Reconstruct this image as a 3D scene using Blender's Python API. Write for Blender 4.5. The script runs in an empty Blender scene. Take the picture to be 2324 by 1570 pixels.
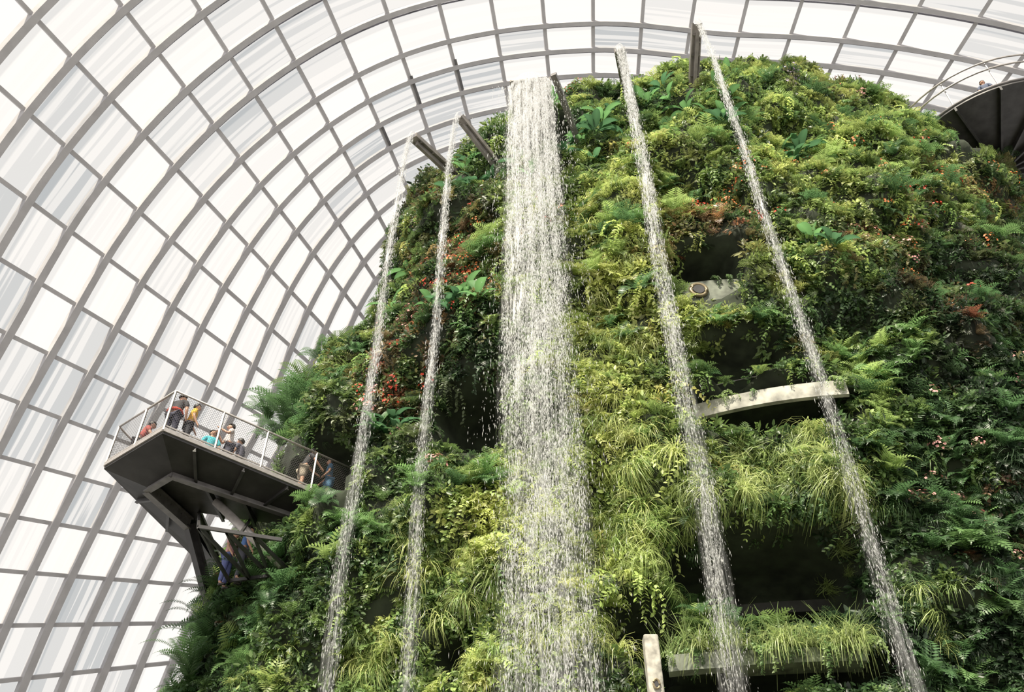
import bpy, bmesh, math, random
import numpy as np
from mathutils import Vector, Matrix, noise
random.seed(7); rng=np.random.default_rng(7)
SC=bpy.context.scene
TH=math.radians(42); F=2000.0; CT=math.cos(TH); ST=math.sin(TH)
# ---------------------------------------------------------------- camera fit
def ray(px,py):
    dx=(px-1162)/F; dy=(785-py)/F
    return Vector((dx,CT-ST*dy,ST+CT*dy))
def pt(px,py,y):
    r=ray(px,py); return r*(y/r.y)
def ptz(px,py,z):
    r=ray(px,py); return r*(z/r.z)
def proj(p):
    w=CT*p[1]+ST*p[2]; u=-ST*p[1]+CT*p[2]
    return 1162+F*p[0]/w, 785-F*u/w
cam=bpy.data.cameras.new("camera"); camo=bpy.data.objects.new("camera",cam)
SC.collection.objects.link(camo); SC.camera=camo
cam.sensor_width=36; cam.lens=36*F/2324; cam.clip_end=500
camo.rotation_euler=(math.radians(90+42),0,0)
try:
    SC.view_settings.view_transform='Standard'; SC.view_settings.look='None'; SC.view_settings.gamma=1.09
except Exception: pass
# ---------------------------------------------------------------- world/light
w=bpy.data.worlds.new("sky"); SC.world=w; w.use_nodes=True
bg=w.node_tree.nodes["Background"]; bg.inputs[0].default_value=(1,.96,.925,1); bg.inputs[1].default_value=1.17
sl=bpy.data.lights.new("sun","SUN"); sl.energy=8.0; sl.angle=math.radians(4); sl.color=(1,.92,.74)
so=bpy.data.objects.new("sun",sl); SC.collection.objects.link(so)
so.rotation_euler=Vector((.34,.72,-1.0)).to_track_quat('-Z','Y').to_euler(); so.location=(-20,-10,60)
# ---------------------------------------------------------------- materials
def newmat(name):
    m=bpy.data.materials.new(name); m.use_nodes=True; return m,m.node_tree,m.node_tree.nodes["Principled BSDF"]
def pmat(name,col,rough=.6,metal=0,var=.25,scale=6,bump=0):
    m,nt,b=newmat(name)
    b.inputs["Roughness"].default_value=rough; b.inputs["Metallic"].default_value=metal
    n=nt.nodes.new("ShaderNodeTexNoise"); n.inputs["Scale"].default_value=scale; n.inputs["Detail"].default_value=5
    tc=nt.nodes.new("ShaderNodeTexCoord"); nt.links.new(tc.outputs["Object"],n.inputs["Vector"])
    r=nt.nodes.new("ShaderNodeValToRGB"); r.color_ramp.elements[0].position=.3; r.color_ramp.elements[1].position=.7
    r.color_ramp.elements[0].color=(*[c*(1-var) for c in col],1); r.color_ramp.elements[1].color=(*[min(1,c*(1+var)) for c in col],1)
    nt.links.new(n.outputs["Fac"],r.inputs[0]); nt.links.new(r.outputs[0],b.inputs["Base Color"])
    if bump:
        bp=nt.nodes.new("ShaderNodeBump"); bp.inputs["Strength"].default_value=bump
        nt.links.new(n.outputs["Fac"],bp.inputs["Height"]); nt.links.new(bp.outputs[0],b.inputs["Normal"])
    return m
M_rib=pmat("rib_paint",(.46,.445,.46),.6,0,.1,1.5)
M_rib2=pmat("rib_dark",(.22,.215,.27),.6,0,.2,1.5)
M_vent=pmat("vent_dark",(.12,.115,.12),.6,0,.2,1.5)
M_rock=pmat("shade_dark_soil",(.020,.027,.014),.95,0,.6,2,.5)  # near-black base colour; the caves' shade is put into it
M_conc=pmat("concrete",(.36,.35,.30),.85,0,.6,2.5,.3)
M_conc2=pmat("grey_green_concrete",(.15,.165,.13),.85,0,.6,3,.2)  # dull grey-green concrete for alcove wall and planter panel
M_rust=pmat("stained_concrete",(.38,.36,.31),.85,0,.6,5,.3)
M_steel=pmat("dark_steel",(.035,.033,.034),.5,.3,.4,3)
M_steel2=pmat("grey_steel",(.14,.13,.13),.45,.4,.3,4)
M_alu=pmat("aluminium_rail",(.4,.37,.35),.4,.5,.15,8)
M_floor=pmat("floor_stone",(.09,.09,.07),.8,0,.3,.6)
M_trough=pmat("trough_steel",(.2,.18,.165),.5,.3,.3,3)
M_lamp=pmat("lamp_white",(.8,.75,.65),.4,0,.05,3)
M_brass=pmat("lamp_brass",(.25,.2,.12),.4,.5,.2,10)
def leafmat(name,trans=.38):
    m,nt,b=newmat(name)
    at=nt.nodes.new("ShaderNodeAttribute"); at.attribute_name="tint"
    oi=nt.nodes.new("ShaderNodeObjectInfo")
    mr=nt.nodes.new("ShaderNodeMapRange"); mr.inputs[3].default_value=.7; mr.inputs[4].default_value=1.3
    nt.links.new(oi.outputs["Random"],mr.inputs[0])
    hs=nt.nodes.new("ShaderNodeHueSaturation"); hs.inputs["Saturation"].default_value=.93; nt.links.new(at.outputs["Color"],hs.inputs["Color"]); nt.links.new(mr.outputs[0],hs.inputs["Value"])
    nt.links.new(hs.outputs[0],b.inputs["Base Color"]); b.inputs["Roughness"].default_value=.42
    b.inputs["Specular IOR Level"].default_value=.5
    tr=nt.nodes.new("ShaderNodeBsdfTranslucent")
    hs2=nt.nodes.new("ShaderNodeHueSaturation"); hs2.inputs["Value"].default_value=1.45; hs2.inputs["Saturation"].default_value=1.0
    nt.links.new(hs.outputs[0],hs2.inputs["Color"]); nt.links.new(hs2.outputs[0],tr.inputs[0])
    mx=nt.nodes.new("ShaderNodeMixShader"); mx.inputs[0].default_value=trans
    nt.links.new(b.outputs[0],mx.inputs[1]); nt.links.new(tr.outputs[0],mx.inputs[2])
    nt.links.new(mx.outputs[0],nt.nodes["Material Output"].inputs[0]); return m
M_leaf=leafmat("leaf")
def watermat(name,alpha,col=(.93,.93,.95),zs=.18,xs=2.5,lo=.35):
    m,nt,b=newmat(name)
    b.inputs["Base Color"].default_value=(*col,1); b.inputs["Roughness"].default_value=.25
    tl=nt.nodes.new("ShaderNodeBsdfTranslucent"); tl.inputs[0].default_value=(*col,1)
    m1=nt.nodes.new("ShaderNodeMixShader"); m1.inputs[0].default_value=.5
    nt.links.new(b.outputs[0],m1.inputs[1]); nt.links.new(tl.outputs[0],m1.inputs[2])
    tp=nt.nodes.new("ShaderNodeBsdfTransparent"); mx=nt.nodes.new("ShaderNodeMixShader")
    nt.links.new(tp.outputs[0],mx.inputs[1]); nt.links.new(m1.outputs[0],mx.inputs[2])
    if alpha<1:
        n=nt.nodes.new("ShaderNodeTexNoise"); n.inputs["Scale"].default_value=9; n.inputs["Detail"].default_value=4
        mp=nt.nodes.new("ShaderNodeMapping"); mp.inputs["Scale"].default_value=(xs,1,zs)
        tc=nt.nodes.new("ShaderNodeTexCoord"); nt.links.new(tc.outputs["Object"],mp.inputs[0]); nt.links.new(mp.outputs[0],n.inputs["Vector"])
        mr=nt.nodes.new("ShaderNodeMapRange"); mr.inputs[1].default_value=.4; mr.inputs[2].default_value=.68
        mr.inputs[3].default_value=alpha*lo; mr.inputs[4].default_value=min(1,alpha*1.5)
        nt.links.new(n.outputs["Fac"],mr.inputs[0])
        a=nt.nodes.new("ShaderNodeAttribute"); a.attribute_name="fade"; mm=nt.nodes.new("ShaderNodeMath"); mm.operation='MULTIPLY'
        nt.links.new(mr.outputs[0],mm.inputs[0]); nt.links.new(a.outputs["Fac"],mm.inputs[1]); nt.links.new(mm.outputs[0],mx.inputs[0])
    else: mx.inputs[0].default_value=.6
    nt.links.new(mx.outputs[0],nt.nodes["Material Output"].inputs[0]); return m
M_drop=watermat("water_drops",1,(.97,.97,.98)); M_sheet=watermat("water_sheet",.5,(.85,.84,.86)); M_veil=watermat("water_spray",.27,(.95,.95,.97),.1,2.4,.12)
# ---------------------------------------------------------------- mesh helpers
def link(o): SC.collection.objects.link(o)
def meta(o,label,cat,kind=None,group=None):
    o["label"]=label
    if cat: o["category"]=cat
    if kind: o["kind"]=kind
    if group: o["group"]=group
def empty(name,loc,label,cat,group=None):
    e=bpy.data.objects.new(name,None); e.location=loc; e.empty_display_size=.2; link(e); meta(e,label,cat,None,group); return e
class MB:
    def __init__(s): s.v=[]; s.f=[]
    def beam(s,p,q,wd,ht,up=(0,0,1)):
        p=Vector(p);q=Vector(q);d=(q-p).normalized(); up=Vector(up)
        if abs(d.dot(up))>.98: up=Vector((0,1,0))
        sd=d.cross(up).normalized(); u=sd.cross(d).normalized(); b=len(s.v)
        for e in (p,q):
            for a,c in ((-1,-1),(1,-1),(1,1),(-1,1)): s.v.append(e+sd*(a*wd/2)+u*(c*ht/2))
        s.f+=[(b+3,b+2,b+1,b),(b+4,b+5,b+6,b+7)]+[(b+i,b+(i+1)%4,b+4+(i+1)%4,b+4+i) for i in range(4)]
        return s
    def ibeam(s,p,q,wd,ht,t=.03):
        p=Vector(p);q=Vector(q);up=Vector((0,0,1))
        d=(q-p).normalized(); sd=d.cross(up).normalized(); u=sd.cross(d)
        s.beam(p,q,t,ht); s.beam(p+u*ht/2,q+u*ht/2,wd,t); s.beam(p-u*ht/2,q-u*ht/2,wd,t); return s
    def tube(s,pts,r,n=8,closed=False):
        pts=[Vector(p) for p in pts]; b=len(s.v); N=len(pts)
        for i,p in enumerate(pts):
            a=pts[(i-1)%N] if (i>0 or closed) else p; c=pts[(i+1)%N] if (i<N-1 or closed) else p
            d=(c-a).normalized(); up=Vector((0,0,1)) if abs(d.z)<.95 else Vector((1,0,0))
            x=d.cross(up).normalized(); y=x.cross(d)
            for k in range(n):
                t=2*math.pi*k/n; s.v.append(p+x*(r*math.cos(t))+y*(r*math.sin(t)))
        for i in range(N if closed else N-1):
            j=(i+1)%N
            for k in range(n): s.f.append((b+i*n+k,b+i*n+(k+1)%n,b+j*n+(k+1)%n,b+j*n+k))
        if not closed:
            s.f.append(tuple(b+k for k in range(n))[::-1]); s.f.append(tuple(b+(N-1)*n+k for k in range(n)))
        return s
    def prism(s,poly,z0,z1):
        b=len(s.v); n=len(poly)
        for z in (z0,z1):
            for p in poly: s.v.append(Vector((p[0],p[1],z)))
        s.f.append(tuple(range(b,b+n))[::-1]); s.f.append(tuple(range(b+n,b+2*n)))
        for i in range(n): s.f.append((b+i,b+(i+1)%n,b+n+(i+1)%n,b+n+i))
        return s
    def make(s,name,mat,parent=None,label=None,smooth=False,origin=None):
        me=bpy.data.meshes.new(name)
        o0=Vector(parent.location) if parent else (Vector(origin) if origin is not None else Vector((0,0,0)))
        me.from_pydata([tuple(Vector(v)-o0) for v in s.v],[],s.f); me.materials.append(mat)
        if smooth:
            me.polygons.foreach_set("use_smooth",[True]*len(me.polygons))
        me.update(); o=bpy.data.objects.new(name,me); link(o)
        if parent: o.parent=parent
        else: o.location=o0
        if label: o["label"]=label
        return o
def npmesh(name,V,Q,tint,mat):
    me=bpy.data.meshes.new(name); k=Q.shape[1]
    me.vertices.add(len(V)); me.vertices.foreach_set("co",V.astype(np.float32).ravel())
    me.loops.add(Q.size); me.loops.foreach_set("vertex_index",Q.astype(np.int32).ravel())
    me.polygons.add(len(Q)); me.polygons.foreach_set("loop_start",(np.arange(len(Q))*k).astype(np.int32))
    me.update(calc_edges=True)
    if tint is not None:
        a=me.attributes.new("tint",'FLOAT_COLOR','POINT')
        a.data.foreach_set("color",np.hstack([tint,np.ones((len(tint),1))]).astype(np.float32).ravel())
    me.materials.append(mat); return me
# ---------------------------------------------------------------- dome
DC=Vector((4,10,-1.6)); DA=Vector((44,48,52))
def dome(px,py):
    d=ray(px,py).normalized(); o=-DC
    A=sum((d[i]/DA[i])**2 for i in range(3)); B=2*sum(d[i]*o[i]/DA[i]**2 for i in range(3)); Cc=sum((o[i]/DA[i])**2 for i in range(3))-1
    t=(-B+math.sqrt(B*B-4*A*Cc))/(2*A); p=d*t
    n=Vector([-(p[i]-DC[i])/DA[i]**2 for i in range(3)]).normalized(); return p,n
sphi=[-112,-95,-80,-64,-50,-35,-20,0,15,38,60,75]; ssc=[1.32,1.11,.995,.945,.955,.98,1,1.0,1.015,1.165,1.42,1.7]
smd=[(ssc[min(i+1,11)]-ssc[max(i-1,0)])/(sphi[min(i+1,11)]-sphi[max(i-1,0)]) for i in range(12)]
def sfun(x):
    if x<=sphi[0]: return ssc[0]
    if x>=sphi[-1]: return ssc[-1]
    i=max(j for j in range(11) if sphi[j]<=x); h=sphi[i+1]-sphi[i]; t=(x-sphi[i])/h
    return (2*t**3-3*t*t+1)*ssc[i]+(t**3-2*t*t+t)*h*smd[i]+(-2*t**3+3*t*t)*ssc[i+1]+(t**3-t*t)*h*smd[i+1]
def net(k,phi):
    # rings pack closer as the shell turns down behind the mountain, mostly over the crown
    g=max(0,min(1,(phi+62)/40)); g=g*g*(3-2*g)
    kk=k if k<=0 else k*(1-.3*g)
    rho=.937-.009*max(0,min(1,-phi/60))
    r=1350*(rho**kk)*sfun(phi); a=math.radians(phi)
    return 1350+r*math.sin(a),1400-r*math.cos(a)
phis=[-112+5.3*i for i in range(15)]
while phis[-1]<62: phis.append(phis[-1]+4.7)
ks=list(range(-7,14))
def rib(name,pix,wid,dep,lab,mat=None,off=0):
    P=[dome(*q) for q in pix]; V=[];Fc=[]
    for i,(p,n) in enumerate(P):
        a=P[max(0,i-1)][0]; c=P[min(len(P)-1,i+1)][0]; t=(c-a).normalized(); sd=t.cross(n).normalized()
        wd=wid(pix[i][0]) if callable(wid) else wid
        for (u,v) in ((-1,0),(1,0),(1,1),(-1,1)): V.append(p+sd*(u*wd/2)+n*(v*dep+off))
    for i in range(len(P)-1):
        for k in range(4): Fc.append((4*i+k,4*i+(k+1)%4,4*i+4+(k+1)%4,4*i+4+k))
    L=len(P)-1
    Fc+= [(3,2,1,0),(4*L,4*L+1,4*L+2,4*L+3)]
    m=MB(); m.v=V; m.f=Fc; o=m.make(name,mat or M_rib); meta(o,lab,"dome rib","structure"); return o
ti=1
wring=lambda x:float(np.interp(x,[0,500,1100,2300],[.36,.32,.23,.24]))
for k in ks:
    pix=[net(k,phis[0]+(phis[-1]-phis[0])*i/110) for i in range(111)]
    rib("trim_%d"%ti,pix,wring,.6,"curved grey steel arch rib of the glass dome"); ti+=1
    pix=[net(k+.13,phis[0]+(phis[-1]-phis[0])*i/110) for i in range(111)]
    rib("trim_%d"%ti,pix,.09,.12,"thin dark outer glazing bar of the glass dome",M_rib2,-.12); ti+=1
for ph in phis:
    pix=[net(ks[0]+(ks[-1]-ks[0])*i/50,ph) for i in range(51)]
    rib("trim_%d"%ti,pix,.2,.38,"slender grey steel purlin of the glass dome"); ti+=1
for (ph,k0,k1) in ((-18,.8,2),(-13.5,.7,1.9),(-22.6,2.0,3)):
    ph=min(phis,key=lambda q:abs(q-ph))+.16
    rib("trim_%d"%ti,[net(k0+(k1-k0)*i/10,ph) for i in range(11)],.14,.12,"dark vent opener bar fixed under the glass dome",M_vent,.38); ti+=1
# glass
V=[];Q=[];uv=[];pv=[]
for i,k in enumerate(ks[:-1]):
    for j in range(len(phis)-1):
        b=len(V)
        for (kk,pp) in ((k,phis[j]),(k,phis[j+1]),(k+1,phis[j+1]),(k+1,phis[j])):
            p,n=dome(*net(kk,pp)); V.append(tuple(p-n*.03))
        Q.append((b,b+1,b+2,b+3)); uv+=[(i,j),(i,j+1),(i+1,j+1),(i+1,j)]
        h=noise.noise(Vector((i*.45+3,j*.2,5)))
        s=random.uniform(0,.18)
        if h>.08: s=random.uniform(.3,.9)
        elif random.random()<.25: s=random.uniform(.15,.6)
        pv+=[s]*4
me=bpy.data.meshes.new("ceiling"); me.from_pydata(V,[],Q); ul=me.uv_layers.new(name="UVMap"); ul.data.foreach_set("uv",np.array(uv,dtype=np.float32).ravel())
at=me.attributes.new("pane",'FLOAT','CORNER'); at.data.foreach_set("value",np.array(pv,dtype=np.float32))
m,nt,b=newmat("dome_glass"); nt.nodes.remove(b)
L_=nt.links.new; NN=nt.nodes.new
tp=NN("ShaderNodeBsdfTransparent"); L_(tp.outputs[0],nt.nodes["Material Output"].inputs[0])
a1=NN("ShaderNodeAttribute"); a1.attribute_name="pane"
uvn=NN("ShaderNodeUVMap"); sp=NN("ShaderNodeSeparateXYZ"); L_(uvn.outputs[0],sp.inputs[0])
cmb=NN("ShaderNodeCombineXYZ"); mxx=NN("ShaderNodeMath"); mxx.operation='MULTIPLY'; mxx.inputs[1].default_value=5; L_(sp.outputs[0],mxx.inputs[0]); L_(mxx.outputs[0],cmb.inputs[0])
myy=NN("ShaderNodeMath"); myy.operation='MULTIPLY'; myy.inputs[1].default_value=.12; L_(sp.outputs[1],myy.inputs[0]); L_(myy.outputs[0],cmb.inputs[1])
nz=NN("ShaderNodeTexNoise"); nz.inputs["Scale"].default_value=1.3; nz.inputs["Detail"].default_value=1.5; L_(cmb.outputs[0],nz.inputs["Vector"])
mr=NN("ShaderNodeMapRange"); mr.inputs[1].default_value=.48; mr.inputs[2].default_value=.52; mr.inputs[3].default_value=.45; L_(nz.outputs["Fac"],mr.inputs[0])
mu=NN("ShaderNodeMath"); mu.operation='MULTIPLY'; L_(a1.outputs["Fac"],mu.inputs[0]); L_(mr.outputs[0],mu.inputs[1])
fr=NN("ShaderNodeMath"); fr.operation='FRACT'; L_(sp.outputs[0],fr.inputs[0])
st=NN("ShaderNodeMapRange"); st.inputs[1].default_value=.26; st.inputs[2].default_value=.30; st.inputs[3].default_value=.3; st.inputs[4].default_value=0; L_(fr.outputs[0],st.inputs[0])  # grey strip along one pane side paints outer-frame reflection and shading
ad=NN("ShaderNodeMath"); ad.operation='ADD'; ad.use_clamp=True; L_(mu.outputs[0],ad.inputs[0]); L_(st.outputs[0],ad.inputs[1])
cr=NN("ShaderNodeMix"); cr.data_type='RGBA'
cr.inputs["A"].default_value=(.93,.925,.905,1); cr.inputs["B"].default_value=(.42,.455,.48,1)
L_(ad.outputs[0],cr.inputs["Factor"]); L_(cr.outputs["Result"],tp.inputs[0])
me.materials.append(m); o=bpy.data.objects.new("ceiling",me); link(o); meta(o,"curved glass dome skin of clear and hazy panes","glass dome","structure")
# floor
mb=MB(); mb.prism([(4+48*math.cos(t*math.pi/24),10+50*math.sin(t*math.pi/24)) for t in range(48)],-1.9,-1.6)
o=mb.make("floor",M_floor); meta(o,"dark stone floor inside the dome","floor","structure")
# ---------------------------------------------------------------- mountain
zt=[-1.6,10,13,17,19.2,21.5,23.5,28,31,32.7,34.4,37.0,38.2,39]
tcx=[8,8,8,8,8,8,8,8.5,8.3,8.7,9.7,11.5,12.2,12.2]; ta=[18,16.9,16.3,15.6,15.4,14.0,12.9,13.4,12.2,11.1,9.9,7.2,4,.05]; tb=[8,8,8,8,8,8,7.9,7.5,7,6.3,5.4,3.5,1.8,.05]
def prof(z): return float(np.interp(z,zt,tcx)),float(np.interp(z,zt,ta)),float(np.interp(z,zt,tb))
def hit(px,py):
    r=ray(px,py); y=14.0
    while y<34:
        p=r*(y/r.y)
        if p.z<38.9:
            cx,a,b=prof(p.z)
            if ((p.x-cx)/a)**2+((p.y-26)/b)**2<1: return p
        y+=.08
    return None
DENT=[]
for (px,py,hx,hy,dp) in ((1600,615,85,55,2.2),(1680,800,100,45,1.8),(1745,920,180,60,2.2),(1740,1285,215,100,3.4),(1470,1420,80,65,2.6),
        (1060,935,85,75,2.3),(1040,1490,55,60,1.6),(1760,1530,270,50,2.2),(2275,330,110,35,2.2),(690,1120,120,80,2.2),(760,1070,80,90,2.0),(1275,290,35,50,.9)):
    p=hit(px,py)
    if p is None: continue
    L=p.length; el=math.asin(p.z/L)
    DENT.append((p.x,p.z,hx*L/F,hy*L/F/math.cos(el),dp))
def dent(x,z):
    s=0;f=0
    for (cx,cz,hx,hz,dp) in DENT:
        dx=(x-cx)/hx; dz=(z-cz)/hz
        if abs(dx)>1.6 or abs(dz)>1.6: continue
        r=(abs(dx)**3+abs(dz)**3)**(1/3)+.16*noise.noise(Vector((x*.8,z*.8,cx)))
        t=max(0,min(1,(1.15-r)/.3)); t=t*t*(3-2*t)
        if t*dp>s: s=t*dp; f=t
    return s,f
def surf(th,z):
    cx,a,b=prof(z); x=cx+a*math.sin(th); y=26-b*math.cos(th)
    n=Vector((b*math.sin(th),-a*math.cos(th),0)).normalized() if a>.1 else Vector((0,-1,0))
    p=Vector((x,y,z)); fade=min(1,a/7)
    l=noise.noise(p*.33)*.8+noise.noise(p*.8+Vector((9,3,1)))*.7+abs(noise.noise(p*1.7))*.35
    d,f=dent(x,z) if abs(th)<1.7 else (0,0)
    return p+n*(l*fade*(1-.8*f)-d),f
def surfn(th,z):
    p,f=surf(th,z); a,_=surf(th+.012,z); c,_=surf(th,z+.2)
    n=(a-p).cross(c-p)
    if n.length<1e-9: n=Vector((0,-1,0))
    n.normalize(); return p,n,f
NT=300; NZ=220
V=[];Q=[]
for j in range(NZ):
    z=-1.6+(39+1.6)*(j/(NZ-1))
    for i in range(NT):
        V.append(tuple(surf(-math.pi+2*math.pi*i/NT,z)[0]))
for j in range(NZ-1):
    for i in range(NT):
        i2=(i+1)%NT; Q.append((j*NT+i,j*NT+i2,(j+1)*NT+i2,(j+1)*NT+i))
me=bpy.data.meshes.new("artificial_mountain"); me.from_pydata(V,[],Q); me.materials.append(M_rock)
me.polygons.foreach_set("use_smooth",[True]*len(Q))
o=bpy.data.objects.new("artificial_mountain",me); link(o); meta(o,"tall dark planted rock mountain with recessed caves","mountain")
# ---------------------------------------------------------------- plant prototypes (quads)
def frame(d,n):
    d=d/np.linalg.norm(d); s=np.cross(d,n); s/=np.linalg.norm(s)+1e-9; return d,s,np.cross(s,d)
def p_shrub(n=32,R=.36,L0=.1,L1=.19,wr=.5,seed=1):
    g=np.random.default_rng(seed); V=[];Q=[];B=[]
    for i in range(n):
        az=g.uniform(0,6.283); el=g.uniform(.05,1.5); rr=R*g.uniform(.35,1)
        dr=np.array([math.cos(az)*math.cos(el),math.sin(az)*math.cos(el),math.sin(el)])
        p=dr*rr*np.array([1,1,.75]); d=dr+g.normal(0,.5,3)+np.array([0,0,-.25])
        d,s,nn=frame(d,np.array([0,0,1.])+g.normal(0,.45,3)); L=g.uniform(L0,L1); W=L*wr; b=len(V)
        V+=[p,p+d*.35*L+s*W/2,p+d*.75*L+s*W*.36-nn*.04*L,p+d*L-nn*.14*L,p+d*.75*L-s*W*.36-nn*.04*L,p+d*.35*L-s*W/2]
        Q+=[(b,b+1,b+2,b+3),(b,b+3,b+4,b+5)]; B+=[g.uniform(.5,1.5)]*6
    return np.array(V),np.array(Q),np.array(B)
def p_fern(nf=10,L=.75,seed=1,np_=11,ll=.2):
    g=np.random.default_rng(seed); V=[];Q=[];B=[]
    for i in range(nf):
        az=6.283*i/nf+g.uniform(-.3,.3); el=g.uniform(.5,1.3); LL=L*g.uniform(.7,1.15); p=np.zeros(3); st=LL/np_; br=g.uniform(.65,1.4)
        h=np.array([math.cos(az),math.sin(az),0]); sd=np.array([-math.sin(az),math.cos(az),0])
        for k in range(np_):
            t=(k+1)/np_; e=el-1.9*t*t*.8; d=h*math.cos(e)+np.array([0,0,1])*math.sin(e); q=p+d*st; up=np.cross(d,sd)*-1
            w_=.008; b=len(V); V+=[p-sd*w_,p+sd*w_,q+sd*w_*.7,q-sd*w_*.7]; Q.append((b,b+1,b+2,b+3)); B+=[br*.7]*4
            l=ll*L/.75*(math.sin(math.pi*min(1,t*.93+.1))**.8+.08)
            for sg in (-1,1):
                b=len(V); ld=(sd*sg+d*.45-up*.12); ld/=np.linalg.norm(ld); wd=st*.42
                V+=[p,p+ld*l*.4+d*wd,p+ld*l,p+ld*l*.4-d*wd]; Q.append((b,b+1,b+2,b+3)); B+=[br,br,br*1.15,br]
            p=q
    return np.array(V),np.array(Q),np.array(B)
def p_grass(nb=55,L0=.45,L1=1.0,wd=.022,droop=1.0,seed=1,el0=.4,el1=1.45):
    g=np.random.default_rng(seed); V=[];Q=[];B=[]
    for i in range(nb):
        az=g.uniform(0,6.283); el=g.uniform(el0,el1); L=g.uniform(L0,L1); ns=5; st=L/ns; br=g.uniform(.55,1.4)
        h=np.array([math.cos(az),math.sin(az),0]); sd=np.array([-math.sin(az),math.cos(az),0])+g.normal(0,.3,3)*np.array([1,1,.3])
        p=np.array([g.normal(0,.08),g.normal(0,.08),0]); b=len(V)
        for k in range(ns+1):
            t=k/ns; w_=wd*(1-t*.85)/2; V+=[p-sd*w_,p+sd*w_]; B+=[br*(.7+.5*t)]*2
            e=max(-1.45,el-droop*3.0*t); d=h*math.cos(e)+np.array([0,0,1])*math.sin(e); p=p+d*st
        for k in range(ns): Q.append((b+2*k,b+2*k+1,b+2*k+3,b+2*k+2))
    return np.array(V),np.array(Q),np.array(B)
def p_broad(nl=9,L0=.5,L1=.85,seed=1):
    g=np.random.default_rng(seed); V=[];Q=[];B=[]
    for i in range(nl):
        az=6.283*i/nl+g.uniform(-.3,.3); el=g.uniform(.4,1.3); L=g.uniform(L0,L1); W=L*g.uniform(.34,.46); br=g.uniform(.7,1.3)
        h=np.array([math.cos(az),math.sin(az),0]); sd=np.array([-math.sin(az),math.cos(az),0]); p=np.zeros(3)
        d=h*math.cos(el)+np.array([0,0,1])*math.sin(el); b=len(V); V+=[p-sd*.012,p+sd*.012,p+d*.3*L+sd*.012,p+d*.3*L-sd*.012]; Q.append((b,b+1,b+2,b+3)); B+=[br]*4
        p=p+d*.28*L; b=len(V); ns=6
        for k in range(ns+1):
            t=k/ns; w_=W/2*max(.02,math.sin(math.pi*(t*.94+.05)))**.7; e=el-1.3*t; d=h*math.cos(e)+np.array([0,0,1])*math.sin(e); up=np.cross(sd,d)
            if up[2]<0: up=-up
            V+=[p-sd*w_+up*w_*.3,p,p+sd*w_+up*w_*.3]; B+=[br,br*1.3,br]; p=p+d*L/ns
        for k in range(ns):
            q=b+3*k; Q+=[(q,q+1,q+4,q+3),(q+1,q+2,q+5,q+4)]
    return np.array(V),np.array(Q),np.array(B)
def p_trail(nv=7,L=1.0,seed=1):
    g=np.random.default_rng(seed); V=[];Q=[];B=[]
    for i in range(nv):
        az=g.uniform(0,6.283); h=np.array([math.cos(az),math.sin(az),0]); sd=np.array([-math.sin(az),math.cos(az),0]); el=g.uniform(.2,1.2); p=np.zeros(3); n=15; LL=L*g.uniform(.6,1.2); br=g.uniform(.7,1.3)
        for k in range(n):
            t=k/n; e=max(-1.5,el-3.5*t); d=h*math.cos(e)+np.array([0,0,1])*math.sin(e); q=p+d*LL/n
            for sg in (-1,1):
                ld=sd*sg*g.uniform(.6,1)+d*.5+g.normal(0,.25,3); ld,s,nn=frame(ld,np.array([0,0,1.])+g.normal(0,.3,3)); l=g.uniform(.07,.13); W=l*.6; b=len(V)
                V+=[p,p+ld*.35*l+s*W/2,p+ld*.75*l+s*W*.36,p+ld*l-nn*.14*l,p+ld*.75*l-s*W*.36,p+ld*.35*l-s*W/2]; Q+=[(b,b+1,b+2,b+3),(b,b+3,b+4,b+5)]; B+=[br*g.uniform(.75,1.3)]*6
            p=q
    return np.array(V),np.array(Q),np.array(B)
def p_flowers(n=14,R=.38,s=.055,seed=1):
    g=np.random.default_rng(seed); V=[];Q=[];B=[]
    for i in range(n):
        az=g.uniform(0,6.283); el=g.uniform(.3,1.5); dr=np.array([math.cos(az)*math.cos(el),math.sin(az)*math.cos(el),math.sin(el)]); c=dr*R*g.uniform(.85,1.15)
        a1=np.cross(dr,[.3,.5,.8]); a1/=np.linalg.norm(a1); a2=np.cross(dr,a1); br=g.uniform(.7,1.2)
        for k in range(5):
            t=1.2566*k; d=a1*math.cos(t)+a2*math.sin(t); e=np.cross(d,dr); b=len(V); L=s*g.uniform(.8,1.3)
            V+=[c,c+d*L*.6+e*L*.35+dr*L*.3,c+d*L+dr*L*.2,c+d*L*.6-e*L*.35+dr*L*.3]; Q.append((b,b+1,b+2,b+3)); B+=[br]*4
    return np.array(V),np.array(Q),np.array(B)
def tile(name,protos,mats,tints,mat=None):
    Vs=[];Qs=[];Ts=[];off=0; idx=rng.integers(0,len(protos),len(mats)); mats=np.array(mats); tints=np.array(tints)
    for pi,(PV,PQ,PB) in enumerate(protos):
        mm=mats[idx==pi]; tt=tints[idx==pi]
        if len(mm)==0: continue
        W=np.einsum('nij,vj->nvi',mm[:,:3,:3],PV)+mm[:,None,:3,3]
        n=len(mm); Vs.append(W.reshape(-1,3)); Qs.append((PQ[None]+(np.arange(n)*len(PV))[:,None,None]).reshape(-1,4)+off)
        Ts.append((tt[:,None,:]*PB[None,:,None]).reshape(-1,3)); off+=n*len(PV)
    me=npmesh(name,np.vstack(Vs),np.vstack(Qs),np.clip(np.vstack(Ts),0,1),mat or M_leaf)
    o=bpy.data.objects.new(name,me); link(o); return o
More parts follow.
